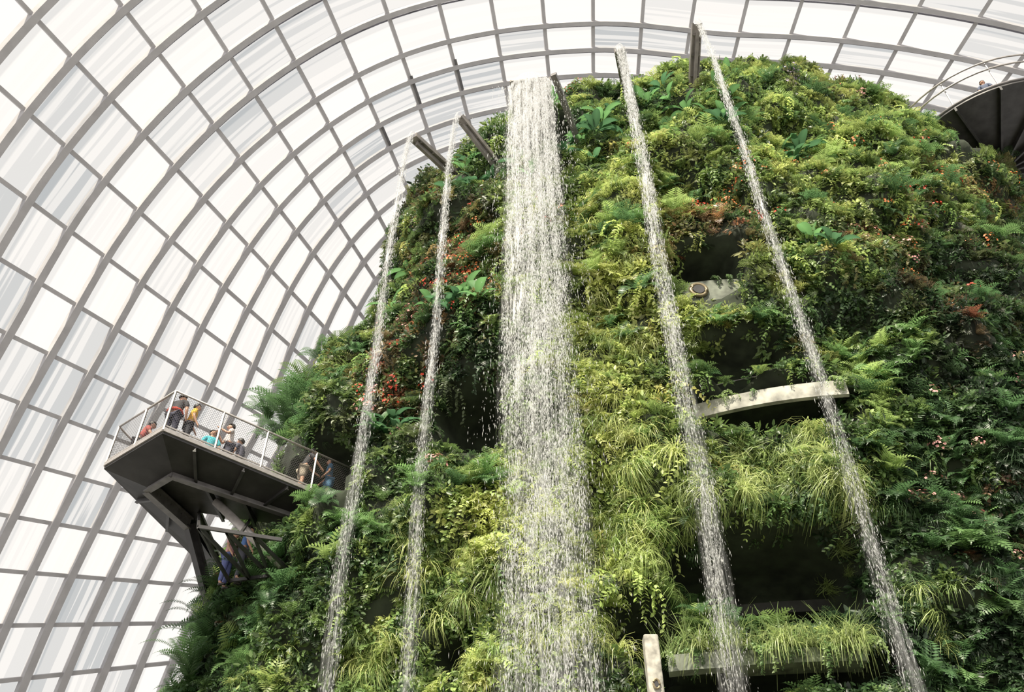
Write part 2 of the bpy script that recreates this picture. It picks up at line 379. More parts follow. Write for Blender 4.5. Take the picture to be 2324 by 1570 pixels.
def orient(p,n,upw,sc,yaw=None):
    z=(n*(1-upw)+Vector((0,0,1))*upw).normalized(); x=z.orthogonal().normalized()
    a=random.uniform(0,6.283) if yaw is None else yaw
    x=Matrix.Rotation(a,3,z)@x; y=z.cross(x)
    m=Matrix((x,y,z)).transposed().to_4x4(); m=m@Matrix.Scale(sc,4); m.translation=p; return m
# leaf tint zones: plant colours plus sunlit and shaded slopes painted in
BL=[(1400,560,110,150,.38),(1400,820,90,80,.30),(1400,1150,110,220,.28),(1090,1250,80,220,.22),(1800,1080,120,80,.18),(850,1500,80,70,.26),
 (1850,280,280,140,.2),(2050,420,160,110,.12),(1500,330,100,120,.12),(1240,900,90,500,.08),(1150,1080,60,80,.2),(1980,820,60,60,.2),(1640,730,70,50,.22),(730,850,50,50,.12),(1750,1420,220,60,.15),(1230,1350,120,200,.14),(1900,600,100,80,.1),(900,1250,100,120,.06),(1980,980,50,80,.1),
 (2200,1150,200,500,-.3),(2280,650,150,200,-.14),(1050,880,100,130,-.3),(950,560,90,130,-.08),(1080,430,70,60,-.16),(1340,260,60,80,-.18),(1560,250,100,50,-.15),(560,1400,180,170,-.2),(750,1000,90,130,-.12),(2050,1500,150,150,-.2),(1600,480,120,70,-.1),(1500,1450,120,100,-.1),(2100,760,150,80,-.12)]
RU=[(1060,600,80,100,.9),(870,870,80,80,.7),(1640,480,120,50,.5),(2200,430,140,50,.4),(1600,590,90,35,.8),(820,560,50,60,.7),(940,760,50,90,.6),(1950,570,90,40,.45),(2150,650,130,90,.3),(1930,160,70,40,.9),(2280,300,60,60,.5),(1000,450,60,40,.4)]
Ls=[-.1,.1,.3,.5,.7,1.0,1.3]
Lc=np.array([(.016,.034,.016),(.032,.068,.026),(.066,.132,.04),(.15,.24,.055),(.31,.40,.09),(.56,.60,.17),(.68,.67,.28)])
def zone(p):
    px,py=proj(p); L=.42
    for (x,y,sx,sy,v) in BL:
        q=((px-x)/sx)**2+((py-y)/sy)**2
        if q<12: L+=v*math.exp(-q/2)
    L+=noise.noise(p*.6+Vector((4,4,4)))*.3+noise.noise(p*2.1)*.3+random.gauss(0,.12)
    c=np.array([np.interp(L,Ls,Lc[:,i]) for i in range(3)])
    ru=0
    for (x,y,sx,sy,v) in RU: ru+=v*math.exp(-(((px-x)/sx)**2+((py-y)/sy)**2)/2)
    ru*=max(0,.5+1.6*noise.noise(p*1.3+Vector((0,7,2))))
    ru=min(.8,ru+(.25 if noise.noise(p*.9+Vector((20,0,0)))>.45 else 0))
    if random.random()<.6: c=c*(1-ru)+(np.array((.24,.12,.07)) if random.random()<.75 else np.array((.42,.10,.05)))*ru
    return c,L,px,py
ARMS=[((937,312),(1043,408)),((1043,268),(1138,388)),((1255,185),(1300,290)),((1580,60),(1572,235))]
def segd(px,py,a,b):
    ax,ay=a;bx,by=b; t=max(0,min(1,((px-ax)*(bx-ax)+(py-ay)*(by-ay))/((bx-ax)**2+(by-ay)**2)))
    return math.hypot(px-ax-t*(bx-ax),py-ay-t*(by-ay))
def blocked(p,px,py):
    if 2150<px<2400 and 250<py<350: return True
    if 600<px<815 and 975<py<1185 and (py-1142)<(px-770)*.45+60 and (py-1142)>(px-770)*.45-110 : return p.y<23.5
    if 1575<px<1860 and 870<py<945: return p.y<19.3
    if 1540<px<1665 and 600<py<690: return p.y<19.8
    if py<430:
        for a,b in ARMS:
            if segd(px,py,a,b)<16: return True
    return False
sh_m=[];sh_t=[];fe_m=[];fe_t=[];gr_m=[];gr_t=[];tr_m=[];tr_t=[]
cnt=0;tries=0
while cnt<20500 and tries<160000:
    tries+=1
    z=random.uniform(2,38.8); th=random.uniform(-1.9,1.9); cx,a,b=prof(z)
    if random.random()>math.hypot(a*math.cos(th),b*math.sin(th))/18: continue
    p,n,f=surfn(th,z)
    px,py=proj(p)
    inside=(-150<px<2480 and -60<py<1680)
    if not inside and random.random()>.12: continue
    if f>.45: continue
    if blocked(p,px,py): continue
    cnt+=1
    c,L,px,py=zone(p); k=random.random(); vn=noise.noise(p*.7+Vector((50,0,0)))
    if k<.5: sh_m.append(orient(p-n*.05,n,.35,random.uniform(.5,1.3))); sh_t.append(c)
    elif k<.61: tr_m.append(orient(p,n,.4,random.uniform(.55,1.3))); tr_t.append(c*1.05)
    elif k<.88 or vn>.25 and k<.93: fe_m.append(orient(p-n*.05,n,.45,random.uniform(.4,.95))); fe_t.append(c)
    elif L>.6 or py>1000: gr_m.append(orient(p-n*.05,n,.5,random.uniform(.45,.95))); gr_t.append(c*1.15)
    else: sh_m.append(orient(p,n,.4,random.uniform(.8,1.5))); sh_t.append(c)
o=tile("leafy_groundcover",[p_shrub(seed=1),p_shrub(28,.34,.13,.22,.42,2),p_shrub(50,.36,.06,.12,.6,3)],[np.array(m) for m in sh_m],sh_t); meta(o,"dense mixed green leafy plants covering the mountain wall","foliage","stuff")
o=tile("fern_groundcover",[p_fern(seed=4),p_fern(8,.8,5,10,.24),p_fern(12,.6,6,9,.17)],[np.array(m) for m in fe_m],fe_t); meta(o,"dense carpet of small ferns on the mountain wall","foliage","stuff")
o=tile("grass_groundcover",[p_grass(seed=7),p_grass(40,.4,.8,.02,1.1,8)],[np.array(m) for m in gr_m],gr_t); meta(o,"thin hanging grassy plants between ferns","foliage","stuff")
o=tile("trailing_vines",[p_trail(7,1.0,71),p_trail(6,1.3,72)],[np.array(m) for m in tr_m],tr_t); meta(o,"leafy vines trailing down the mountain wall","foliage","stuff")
# individual plants
def mesh_of(name,proto,col):
    V,Qd,B=proto; return npmesh(name,V,Qd,np.clip(np.array(col)[None]*B[:,None],0,1),M_leaf)
def place(px,py):
    for k in range(12):
        h=hit(px,py)
        if h is not None: break
        py+=12; px+=(4 if px<1200 else -3)
    if h is None: return None
    cx,a,b=prof(h.z); th=math.asin(max(-1,min(1,(h.x-cx)/a)))
    return surfn(th,h.z)
def putplants(name,meshes,spots,label,cat,group,upw,s0,s1,blossoms=None,out=.05,allow=.6,force=False):
    for (x,y,sx,sy,n) in spots:
        for i in range(n):
            r=place(x+random.gauss(0,sx),y+random.gauss(0,sy))
            if r is None: continue
            p,nn,f=r
            if not force and (f>allow or blocked(p,*proj(p))): continue
            vi=random.randrange(len(meshes)); o=bpy.data.objects.new(name,meshes[vi]); link(o)
            o.matrix_world=orient(p+nn*out,nn,upw,random.uniform(s0,s1))
            meta(o,label,cat,None,group)
            if blossoms:
                bl=bpy.data.objects.new("blossom",blossoms[random.randrange(len(blossoms))]); link(bl); bl.parent=o
g1=[mesh_of("grass_tuft",p_grass(90,.5,1.25,.02,1.0,11,.2),(.50,.56,.17)),mesh_of("grass_tuft",p_grass(80,.5,1.1,.02,1.15,12,.2),(.36,.46,.13)),mesh_of("grass_tuft",p_grass(80,.5,1.0,.022,.9,13),(.24,.36,.09))]
GL="yellow-green tuft of long drooping grass on the wall"; GG="grass tufts on the mountain wall"
putplants("grass_tuft",g1,[(1420,790,50,20,14),(1390,930,40,40,11),(1430,1080,50,80,26),(1420,1230,40,50,12),(1270,1200,50,150,8),(1100,1330,40,80,12),(1190,1480,50,50,8),(850,1500,45,35,12),(960,1350,30,60,8),(1350,1500,30,40,8),(1000,1180,40,60,6),(1390,520,40,60,5),(2080,1420,40,60,6)],GL,"grass",GG,.55,.6,1.15,allow=.85)
g5=[mesh_of("hanging_grass",p_grass(80,.5,1.5,.016,1.4,14,-.4,.9),(.28,.38,.10)),mesh_of("hanging_grass",p_grass(70,.45,1.3,.016,1.3,15,-.3,1.3),(.42,.5,.14))]
HL="yellow-green grass hanging down the wall like a curtain"
for (x,y,sx,sy,n) in ((1700,1010,55,10,9),(1830,1020,40,14,8),(1690,1080,35,20,9),(1820,1100,35,22,10),(1760,1060,60,30,8),(1560,1180,20,40,8),(1930,1190,25,50,10),(1400,1220,40,60,8),(1310,1050,15,120,8),(1330,1250,20,60,6)):
    putplants("hanging_grass",g5,[(x,y,sx,sy,n)],HL,"grass","hanging grasses on the wall",.3,.5,1.1,allow=.95)
g2=[mesh_of("broad_leaf_plant",p_broad(9,.5,.85,21),(.045,.12,.05)),mesh_of("broad_leaf_plant",p_broad(7,.55,.95,22),(.075,.18,.055))]
putplants("broad_leaf_plant",g2,[(1340,260,30,30,7),(1480,225,25,20,5),(1590,275,40,20,9),(1320,330,20,20,4),(1800,370,40,15,4),(1060,420,25,25,8),(1075,750,25,30,6),(880,970,20,15,4),(1860,590,15,15,2),(930,660,30,50,4),(1180,420,10,30,2),(1640,330,40,20,4)],
  "dark green plant with large broad glossy leaves","plant","broad-leaved plants on the mountain wall",.55,.75,1.15)
g3=[mesh_of("fern_clump",p_fern(11,.95,31,14,.22),(.11,.22,.06)),mesh_of("fern_clump",p_fern(10,.9,32,13,.24),(.25,.36,.09)),mesh_of("fern_clump",p_fern(12,.85,33,13,.2),(.06,.135,.045))]
putplants("fern_clump",g3,[(1950,260,180,60,40),(2000,420,150,60,28),(1980,850,60,60,14),(1990,980,40,60,10),(1400,560,50,80,16),(1650,740,40,20,6),(1060,1080,50,60,10),(500,1420,70,60,10),(1500,420,60,50,10),(820,1230,50,60,10),(1150,650,30,100,6),(1900,900,20,20,5),(1600,860,15,15,3)],
  "green fern with arching feathery fronds","fern","fern clumps on the mountain wall",.5,.6,1.15)
DL="dark green fern with arching feathery fronds"; DG="dark fern clumps on the mountain wall"
putplants("fern_clump",[g3[0],g3[2],g3[2]],[(720,880,40,50,12),(560,1330,60,40,14),(520,1480,70,50,16),(2150,900,90,200,30),(2200,1350,80,150,24),(640,1270,50,15,7),(430,1500,20,40,6)],DL,"fern",DG,.5,.6,1.15)
putplants("fern_clump",[g3[0],g3[2]],[(715,1175,18,10,8),(745,1165,15,14,7),(790,1110,14,25,6)],DL,"fern",DG,.5,.5,.8,force=True,out=.1)
tf=[mesh_of("tree_fern",p_fern(14,1.0,61,22,.17),(.05,.105,.035)),mesh_of("tree_fern",p_fern(12,1.0,62,20,.18),(.09,.15,.04))]
for (x,y,d,s,v) in ((655,965,24.0,1.9,0),(700,930,24.0,1.7,0),(640,1010,25,1.6,0),(720,985,23.8,1.6,0),(690,880,24.6,1.4,1),(735,830,24.6,1.3,0),(650,925,24.8,1.4,0),(770,790,24.5,1.1,1),(760,900,23.6,1.5,0),(610,950,25,1.3,0),(600,1350,22.0,1.6,0),(470,1450,23,1.7,0),(500,1380,23.6,1.5,0),(430,1530,22.4,1.5,0),(540,1310,23,1.3,0)):
    p=pt(x,y,d); o=bpy.data.objects.new("tree_fern",tf[v]); link(o); o.matrix_world=orient(p,Vector((-.4,-.6,.3)).normalized(),.7,s); meta(o,"large dark tree fern with spreading arching fronds","fern",None,"tree ferns by the platform")
def fmat(name,c): return pmat(name,c,.5,0,.15,3)
FM={"red":fmat("petal_red",(.7,.05,.02)),"orange":fmat("petal_orange",(.85,.2,.05)),"pink":fmat("petal_pink",(.8,.35,.33)),"violet":fmat("petal_violet",(.45,.33,.62))}
base=[mesh_of("flowering_shrub",p_shrub(36,.34,.09,.17,.45,41),(.09,.18,.06)),mesh_of("flowering_shrub",p_shrub(30,.34,.1,.2,.4,42),(.15,.15,.06))]
for colr,spots in (("red",[(1040,640,35,50,12),(880,900,35,30,10),(2100,320,25,10,5),(1000,670,20,15,4),(960,860,30,15,4),(1560,480,30,10,4),(1310,215,8,8,3),(1700,510,20,15,4),(2130,430,40,30,4),(1240,480,20,30,2),(1930,165,30,10,4),(1750,480,150,80,6),(2150,500,100,60,6)]),
   ("orange",[(1070,600,30,60,12),(1640,470,60,20,7),(2220,420,60,25,12),(1940,320,25,10,4),(1690,400,30,20,4),(1280,490,8,8,2),(2020,520,60,40,6),(2150,560,60,40,5),(1850,470,50,40,4)]),
   ("pink",[(1940,155,30,12,9),(1950,570,50,15,8),(840,960,30,60,5),(2200,1040,70,150,12),(940,760,25,30,5),(1010,1090,10,15,3),(2310,850,8,8,2),(830,640,15,50,5)]),
   ("violet",[(1790,200,35,12,10)])):
    bl=[]
    for sd in (1,2):
        V,Qd,B=p_flowers(13,.36,.045,sd*9+len(colr)); bl.append(npmesh("blossom",V,Qd,None,FM[colr]))
    putplants("flowering_shrub",base,spots,"small shrub dotted with %s blossoms on the wall"%colr,"flowering plant","%s flowering shrubs on the wall"%colr,.4,.6,1.0,bl,.18)
# ---------------------------------------------------------------- balconies & concrete
def curved_slab(name,p,q,bulge,ht,thick,mat,label,cat,parent=None):
    mb=MB(); p=Vector(p);q=Vector(q); N=16; V=[];Fc=[]
    d=(q-p); pr=Vector((d.y,-d.x,0)).normalized()
    for i in range(N+1):
        t=i/N; c=p+d*t+pr*(bulge*4*t*(1-t)); o2=-pr*thick
        V+=[c-Vector((0,0,ht/2)),c+Vector((0,0,ht/2)),c+o2+Vector((0,0,ht/2)),c+o2-Vector((0,0,ht/2))]
    for i in range(N):
        for k in range(4): Fc.append((4*i+k,4*i+(k+1)%4,4*i+4+(k+1)%4,4*i+4+k))
    Fc+=[(3,2,1,0),(4*N,4*N+1,4*N+2,4*N+3)]
    mb.v=V; mb.f=Fc; o=mb.make(name,mat,parent)
    if parent is None: meta(o,label,cat)
    elif label: o["label"]=label
    return o
z1=14.5
A1=ptz(1550,942,z1); B1=ptz(1925,872,z1)+Vector((0,.1,0))
e=empty("curved_balcony",(A1+B1)/2,"slim curved weathered concrete balcony edge with thin cable rail above","balcony")
curved_slab("parapet",A1,B1,.22,.46,.14,M_conc,None,None,e)
dAB=(B1-A1).normalized()
curved_slab("walkway",A1-dAB*.5+Vector((0,.2,.1)),B1+dAB*.5+Vector((0,.2,.1)),.22,.08,2.2,M_rock,None,None,e)  # slab's near-black colour stands in for shadow below the parapet
mb=MB()
pts=[A1.lerp(B1,t/12)+Vector((0,-.25*4*(t/12)*(1-t/12)+.3,.9)) for t in range(13)]; mb.tube(pts,.013,6)
mb.make("railing",M_steel2,e)
tv=[mesh_of("trailing_vine",p_trail(6,.8,73),(.11,.2,.06)),mesh_of("trailing_vine",p_trail(5,1.0,74),(.2,.3,.08))]
for t in (.02,.22,.3,.42,.93,.98,1.02,1.0):
    o=bpy.data.objects.new("trailing_vine",tv[random.randrange(2)]); link(o); o.matrix_world=orient(A1.lerp(B1,t)+Vector((0,-.22*4*t*(1-t)-.1,.2)),Vector((0,-1,0)),.4,random.uniform(.35,.65)); meta(o,"leafy green vine spilling over a concrete edge","vine",None,"vines on the balcony edge")
A2=ptz(1490,675,19.0); B2=ptz(1710,650,19.0)
e=empty("alcove_balcony",(A2+B2)/2,"grey-green concrete alcove wall with round bulkhead lamp","balcony")
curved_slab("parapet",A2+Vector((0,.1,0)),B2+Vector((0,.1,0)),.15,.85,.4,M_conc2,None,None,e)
lc=A2.lerp(B2,.43)+Vector((0,-.14,-.02))
lp=MB(); lp.tube([lc+Vector((.24*math.cos(t*math.pi/12),0,.24*math.sin(t*math.pi/12))) for t in range(24)],.06,8,True); lo=lp.make("lamp_ring",M_brass,e,"round brass lamp ring",True)
lp=MB(); lp.tube([lc+Vector((0,.12,0)),lc+Vector((0,-.05,0))],.17,20); lp.make("lamp_lens",M_steel,e)
for t in (.2,.62,.75,.9):
    o=bpy.data.objects.new("trailing_vine",tv[random.randrange(2)]); link(o); o.matrix_world=orient(A2.lerp(B2,t)+Vector((0,-.15,.42)),Vector((0,-1,0)),.4,random.uniform(.35,.55)); meta(o,"leafy green vine spilling over a concrete edge","vine",None,"vines on the balcony edge")
z3=7.3
A3=ptz(1515,1502,z3); B3=ptz(1965,1482,z3)
e=empty("planter_balcony",(A3+B3)/2,"long dim grey concrete planter ledge filled with grass","balcony")
curved_slab("planter_wall",A3.lerp(B3,.3),B3,.07,.3,.6,pmat("mossy_concrete",(.10,.12,.07),.9,0,.6,3,.3),None,None,e)
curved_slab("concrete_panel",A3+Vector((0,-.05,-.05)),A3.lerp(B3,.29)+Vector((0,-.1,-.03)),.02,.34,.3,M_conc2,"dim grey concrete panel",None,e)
curved_slab("soil",A3+Vector((.1,.15,.16)),B3+Vector((-.1,.15,.16)),.08,.12,.4,M_rock,None,None,e)
g4=[mesh_of("planter_grass",p_grass(35,.3,.85,.02,.3,51,.7),(.22,.33,.11)),mesh_of("planter_grass",p_grass(55,.3,1.1,.018,1.0,52,.1),(.34,.42,.13)),mesh_of("planter_grass",p_grass(22,.5,1.05,.02,.2,53,.8),(.32,.44,.14))]
for i in range(50):
    t=random.choice((.05,.18,.3,.33,.48,.56,.6,.72,.75,.86,.92,.98))+random.gauss(0,.035); dr=random.random()<(.15 if t<.35 else .5); p=A3.lerp(B3,t)+Vector((0,random.uniform(-.05,.3) if not dr else random.uniform(-.25,.0),.18)); o=bpy.data.objects.new("planter_grass",g4[1] if dr else g4[random.choice((0,2))]); link(o)
    o.matrix_world=orient(p,Vector((random.uniform(-.3,.3),-.3,1)).normalized(),.6,random.uniform(.4,1.35)); meta(o,"spiky green grass growing from a concrete planter","grass",None,"grasses in the planter ledge")
for i in range(12):
    t=random.uniform(0,1); o=bpy.data.objects.new("trailing_vine",tv[i%2]); link(o); o.matrix_world=orient(A3.lerp(B3,t)+Vector((0,-.15,.1)),Vector((0,-1,0)),.4,random.uniform(.4,.9)); meta(o,"leafy green vine spilling over a concrete edge","vine",None,"vines on the planter edge")
e=empty("cave_walkway",ptz(1700,1330,9.9),"dark concrete walkway slab deep inside the cave","walkway")
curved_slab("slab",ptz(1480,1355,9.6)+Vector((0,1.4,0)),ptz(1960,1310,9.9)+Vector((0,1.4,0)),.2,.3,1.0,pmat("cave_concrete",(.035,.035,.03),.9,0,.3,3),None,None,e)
for i in range(30):
    x=random.uniform(1580,1930); y=1160+30*math.sin(x*.02)+random.uniform(-60,5)
    r=place(x,y)
    if r is None: continue
    o=bpy.data.objects.new("hanging_grass",g5[i%2]); link(o); o.matrix_world=orient(r[0]+Vector((0,-.15,0)),Vector((0,-1,0)),.3,random.uniform(.5,1.15)); meta(o,HL,"grass",None,"hanging grasses on the wall")
# small ferns growing along the cave floor and inner sides
putplants("fern_clump",[g3[2],g3[0]],[(1530,1330,25,50,8),(1690,1400,120,12,10),(1930,1330,20,50,8),(1600,1250,30,30,4)],DL,"fern",DG,.5,.4,.8,force=True,out=.1)
# post
pp=pt(1477,1437,16.6); e=empty("concrete_post",(pp.x,pp.y,3.5),"weathered grey concrete post with round hole and rust stains","post")
mb=MB(); hw=.145
mb.prism([(pp.x-hw,pp.y),(pp.x+hw,pp.y),(pp.x+hw,pp.y+.3),(pp.x-hw,pp.y+.3)],3.5,pp.z); ob=mb.make("shaft",M_rust,e)
bv=ob.modifiers.new("b","BEVEL"); bv.width=.04; bv.segments=3
hc=pt(1490,1552,16.58); mb=MB().tube([hc+Vector((.06*math.cos(t*.5236),-.01,.09*math.sin(t*.5236))) for t in range(12)],.022,6,True); mb.make("hole_rim",M_brass,e)
mb=MB().tube([hc+Vector((0,.02,0)),hc+Vector((0,-.01,0))],.055,14); mb.make("hole",M_steel,e)
# cave lamp
lc=ptz(1880,1262,10.6); e=empty("globe_lamp",lc,"small white globe lamp on a short stem in the cave","lamp")
bm=bmesh.new(); bmesh.ops.create_uvsphere(bm,u_segments=20,v_segments=12,radius=.1); me=bpy.data.meshes.new("globe"); bm.to_mesh(me); bm.free(); me.materials.append(M_lamp)
o=bpy.data.objects.new("globe",me); link(o); o.parent=e
MB().tube([lc+Vector((0,0,.08)),lc+Vector((0,.1,1.0))],.02,8).make("stem",M_steel,e)
# ---------------------------------------------------------------- water spouts
def spout(tip,base,wd,ht,label,wide=False):
    tip=Vector(tip);base=Vector(base); e=empty("water_spout",base,label,"water spout",); d=(tip-base).normalized(); sd=d.cross(Vector((0,0,1))).normalized()
    base2=base-d*1.5
    m=MB().beam(base2,tip,wd,.04); m.make("trough_floor",M_trough,e)
    for s in (-1,1):
        q=sd*(s*wd/2)
        m=MB().beam(base2+q+Vector((0,0,ht/2-.05)),tip+q+Vector((0,0,ht/2-.05)),.05,ht); m.make("trough_side",M_trough,e)
    for i in range(4):
        c=base.lerp(tip,(i+.5)/4)-Vector((0,0,.05)); MB().beam(c-sd*wd/2,c+sd*wd/2,.06,.08).make("cross_rib",M_trough,e)
    if wide:
        a=pt(1256,168,tip.y+.1); b=pt(1302,292,19.0)
        MB().beam(a,b+(b-a).normalized()*.8,.2,.3).make("side_beam",M_steel2,e,"slim diagonal grey steel beam")
    else:
        m=MB().beam(base-d*.6-Vector((0,0,.25)),base.lerp(tip,.92)-Vector((0,0,.14)),.12,.24); m.make("support_arm",M_trough,e)
    return e
T1=pt(937,312,19.8); T2=pt(1043,268,19.2); T3=pt(1203,180,17.0); T4=pt(1406,114,17.4); T5=pt(1582,55,16.8)
spout(T1,pt(1043,408,21.9),.32,.22,"narrow grey steel water trough jutting from the mountain")
spout(T2,pt(1138,388,20.9),.26,.22,"slim grey steel water trough jutting from the mountain")
spout(T3,pt(1212,290,19.4),1.4,.1,"wide grey steel water trough with slim side beam",wide=True)
spout(T4,pt(1425,215,20.0),.36,.2,"short grey steel water trough behind a clear jet")
spout(T5,pt(1572,238,19.3),.32,.28,"tall grey steel water trough pouring a thin stream")
OCT=np.array([(1,0,0),(-1,0,0),(0,1,0),(0,-1,0),(0,0,1),(0,0,-1.)]); OF=np.array([(0,2,4),(2,1,4),(1,3,4),(3,0,4),(2,0,5),(1,2,5),(3,1,5),(0,3,5)])
def fall(tip,lat,v,wd,N,seed,label,sheetlen,zend=3.0,spread=.35,round_l=0):
    g=np.random.default_rng(seed); T=math.sqrt(2*(tip.z-zend)/9.8)
    s=g.uniform(0,1,N); t=T*np.sqrt(s)
    across=g.normal(0,.48,N)
    u=g.uniform(-1,1,N); across=np.where(g.random(N)<(.68 if wd>1 else .15),u,across)
    out_=g.random(N)<.08; across=np.where(out_,across*1.8,across)
    W=np.sin(across*(15 if wd>1 else 5)+seed+s*4+1.5*np.sin(s*9))+.8*np.sin(across*(37 if wd>1 else 11)+2-s*6)+(.8 if wd>1 else 1.3)*np.sin(s*50+across*4+seed)*np.sin(s*21+seed*2+across*2)
    keep=(g.uniform(-1.6,2.6,N)<W+(.1 if wd>1 else -.1))&(g.random(N)<np.clip(.2+t*.9,0,1)*(1-.42*s)); across=across[keep]; s=s[keep]; t=t[keep]; N=len(s)
    zz=tip.z+.12-4.9*t*t-round_l*np.abs(across).clip(0,1)**2.5*np.exp(-t*1.5)*np.where(across<0,1,.4)
    ww=wd/2*(.95+spread*s); dl=lat*(1-np.exp(-t/.45))
    wand=.06*np.sin(s*14+seed)*s+(.03*np.sin(s*37+seed*3)*s if wd<1 else 0)
    X=tip.x+dl+across*ww+wand+g.normal(0,.07,N)*(.2+s); Y=tip.y-v*t+g.normal(0,.13,N)*(.3+s)
    r=.0027+.006*g.random(N)**2.6; dist=np.sqrt(X**2+Y**2+zz**2); r*=np.clip(dist/22,.85,1.7); l=r*g.uniform(3,14,N)
    V=OCT[None]*np.stack([r,r,l],1)[:,None,:]; V[:,:,0]+=V[:,:,2]*g.normal(0,.06,N)[:,None]; V+=np.stack([X,Y,zz],1)[:,None,:]
    Q=(OF[None]+(np.arange(N)*6)[:,None,None]).reshape(-1,3)
    me=npmesh("waterfall",V.reshape(-1,3)-np.array(tip),Q,None,M_drop); o=bpy.data.objects.new("waterfall",me); o.location=tip; link(o); meta(o,label,"waterfall")
    def strip(name,mat,length,NV_,wmul,fadef,lab):
        m=MB(); NU=16; fd=[]
        for j in range(NV_+1):
            tt=math.sqrt(2*length/9.8*j/NV_) if name!="water_sheet" else math.sqrt(2*length/9.8)*j/NV_
            ss=(tt/T)**2
            for i in range(NU+1):
                a=-1+2*i/NU; wv=.03*math.sin(a*9+j)*(j/NV_); edge=.14*(1-a*a); dl=lat*(1-math.exp(-tt/.45))
                m.v.append(Vector((tip.x+dl+.06*math.sin(ss*14+seed)*ss+a*wd/2*(.95+spread*ss)*wmul,tip.y-v*tt-wv-edge,tip.z+.16+.06*(1-a*a)-4.9*tt*tt-round_l*abs(a)**2.5*math.exp(-tt*1.5)*(1 if a<0 else .4))))
                fd.append(fadef(a,j/NV_))
        for j in range(NV_):
            for i in range(NU):
                b=j*(NU+1)+i; m.f.append((b,b+1,b+NU+2,b+NU+1))
        so2=m.make(name,mat,o,lab,True)
        at=so2.data.attributes.new("fade",'FLOAT','POINT'); at.data.foreach_set("value",np.array(fd,dtype=np.float32))
    strip("water_sheet",M_sheet,sheetlen,22,1,lambda a,q:max(0,1-q**1.5),"clear smooth sheet of water at the lip")
    strip("spray_veil",M_veil,tip.z-zend,60,1.2,lambda a,q:(1-abs(a)**2)*min(1,q*12)*(1-.4*q),"fine translucent spray within the falling water")
    return o
fall(T1,-.2,.35,.24,20000,1,"thin white stream of falling drops beside red flowers",3,spread=.7)
fall(T2,-.25,.35,.22,20000,2,"thin white stream of falling drops over green ferns",3,spread=.7)
fall(T3,0,.6,1.56,210000,3,"broad white curtain of falling water drops",8,spread=.2,round_l=.9)
fall(T4,0,.55,.36,42000,4,"narrow white stream falling from a clear jet",5,spread=.6)
fall(T5,0,.6,.2,25000,5,"slender white stream of falling drops past cave mouths",3,spread=1.0)
# ---------------------------------------------------------------- viewing platform
H=13.7
A=ptz(372,972,H); B=ptz(240,1052,H); C_=ptz(500,1312,H); D=ptz(780,1142,H)
D2=D+(D-A)*.12; Dp=ptz(735,1195,H); I1=ptz(455,1152,H); I2=ptz(520,1305,H)
plat=empty("viewing_platform",(D+C_)/2,"dark steel cantilevered viewing platform with mesh railing","viewing platform")
poly=[(q.x,q.y) for q in (A,D2,Dp,I1,I2,C_,B)]
MB().prism(poly,H-.16,H).make("deck",M_steel,plat)
cen=(A+B+C_+D)/4
mb=MB()
for p,q in ((A,D2),(A,B),(B,C_)): mb.beam(p+Vector((0,0,-.03)),q+Vector((0,0,-.03)),.08,.12)
mb.make("fascia_trim",M_alu,plat,"pale metal edge trim")
N1=ptz(392,1072,H-.45); N2=ptz(335,1106,H-.45); N3=ptz(728,1186,H-.35); N4=ptz(430,1190,H-.45)
b0=Vector((0,0,-.17)); C3=ptz(505,1305,H-.2)
m=MB(); m.v=[A+b0,D2+b0,N3,N1,B+b0,N2,C3,N4]
m.f=[(0,1,2,3),(0,3,5,4),(4,5,7,6)]
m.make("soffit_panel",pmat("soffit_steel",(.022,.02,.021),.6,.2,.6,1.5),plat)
def girder(p,q,w_,h_,mat=M_steel): MB().ibeam(p,q,w_,h_,.04).make("girder",mat,plat)
girder(N1,N3,.18,.3,M_steel2); girder(N1,N2,.18,.3,M_steel2); girder(N2,N4,.2,.34,M_steel2)
for t in (.15,.38,.6,.82):
    girder(A.lerp(D2,t)+b0*1.3,N1.lerp(N3,t),.08,.14)
for t in (.25,.5,.75):
    girder(B.lerp(C3,t)+b0,N2.lerp(N4,t),.08,.14)
for t in (.2,.45,.7,.95): girder(N1.lerp(N3,t),I1.lerp(Dp,t)+b0*1.5,.08,.14)
girder(I1+b0*1.6,I2+b0*1.6,.12,.22)
colb=pt(485,1400,23.6)
MB().ibeam(N4,colb,.22,.24,.05).make("column",M_steel,plat)
MB().tube([ptz(490,1138,H-.45),pt(640,1285,21.2)],.12,12).make("strut",M_alu,plat,"pale grey tubular diagonal strut",True)
lowz=H-2.6
L1=ptz(450,1195,lowz);L2=ptz(640,1225,lowz);L3=ptz(660,1300,lowz);L4=ptz(520,1318,lowz)
for p,q in ((L1,L2),(L4,L3),(L1,L4),(L1.lerp(L2,.33),L4.lerp(L3,.33)),(L1.lerp(L2,.66),L4.lerp(L3,.66)),(L1,L4.lerp(L3,.33)),(L1.lerp(L2,.33),L4.lerp(L3,.66)),(L1.lerp(L2,.66),L3),(L1,I1+b0),(L4,I2+b0),(L1.lerp(L2,.5),I1.lerp(Dp,.4)+b0)):
    MB().beam(p,q,.06,.09).make("truss_member",M_steel,plat)
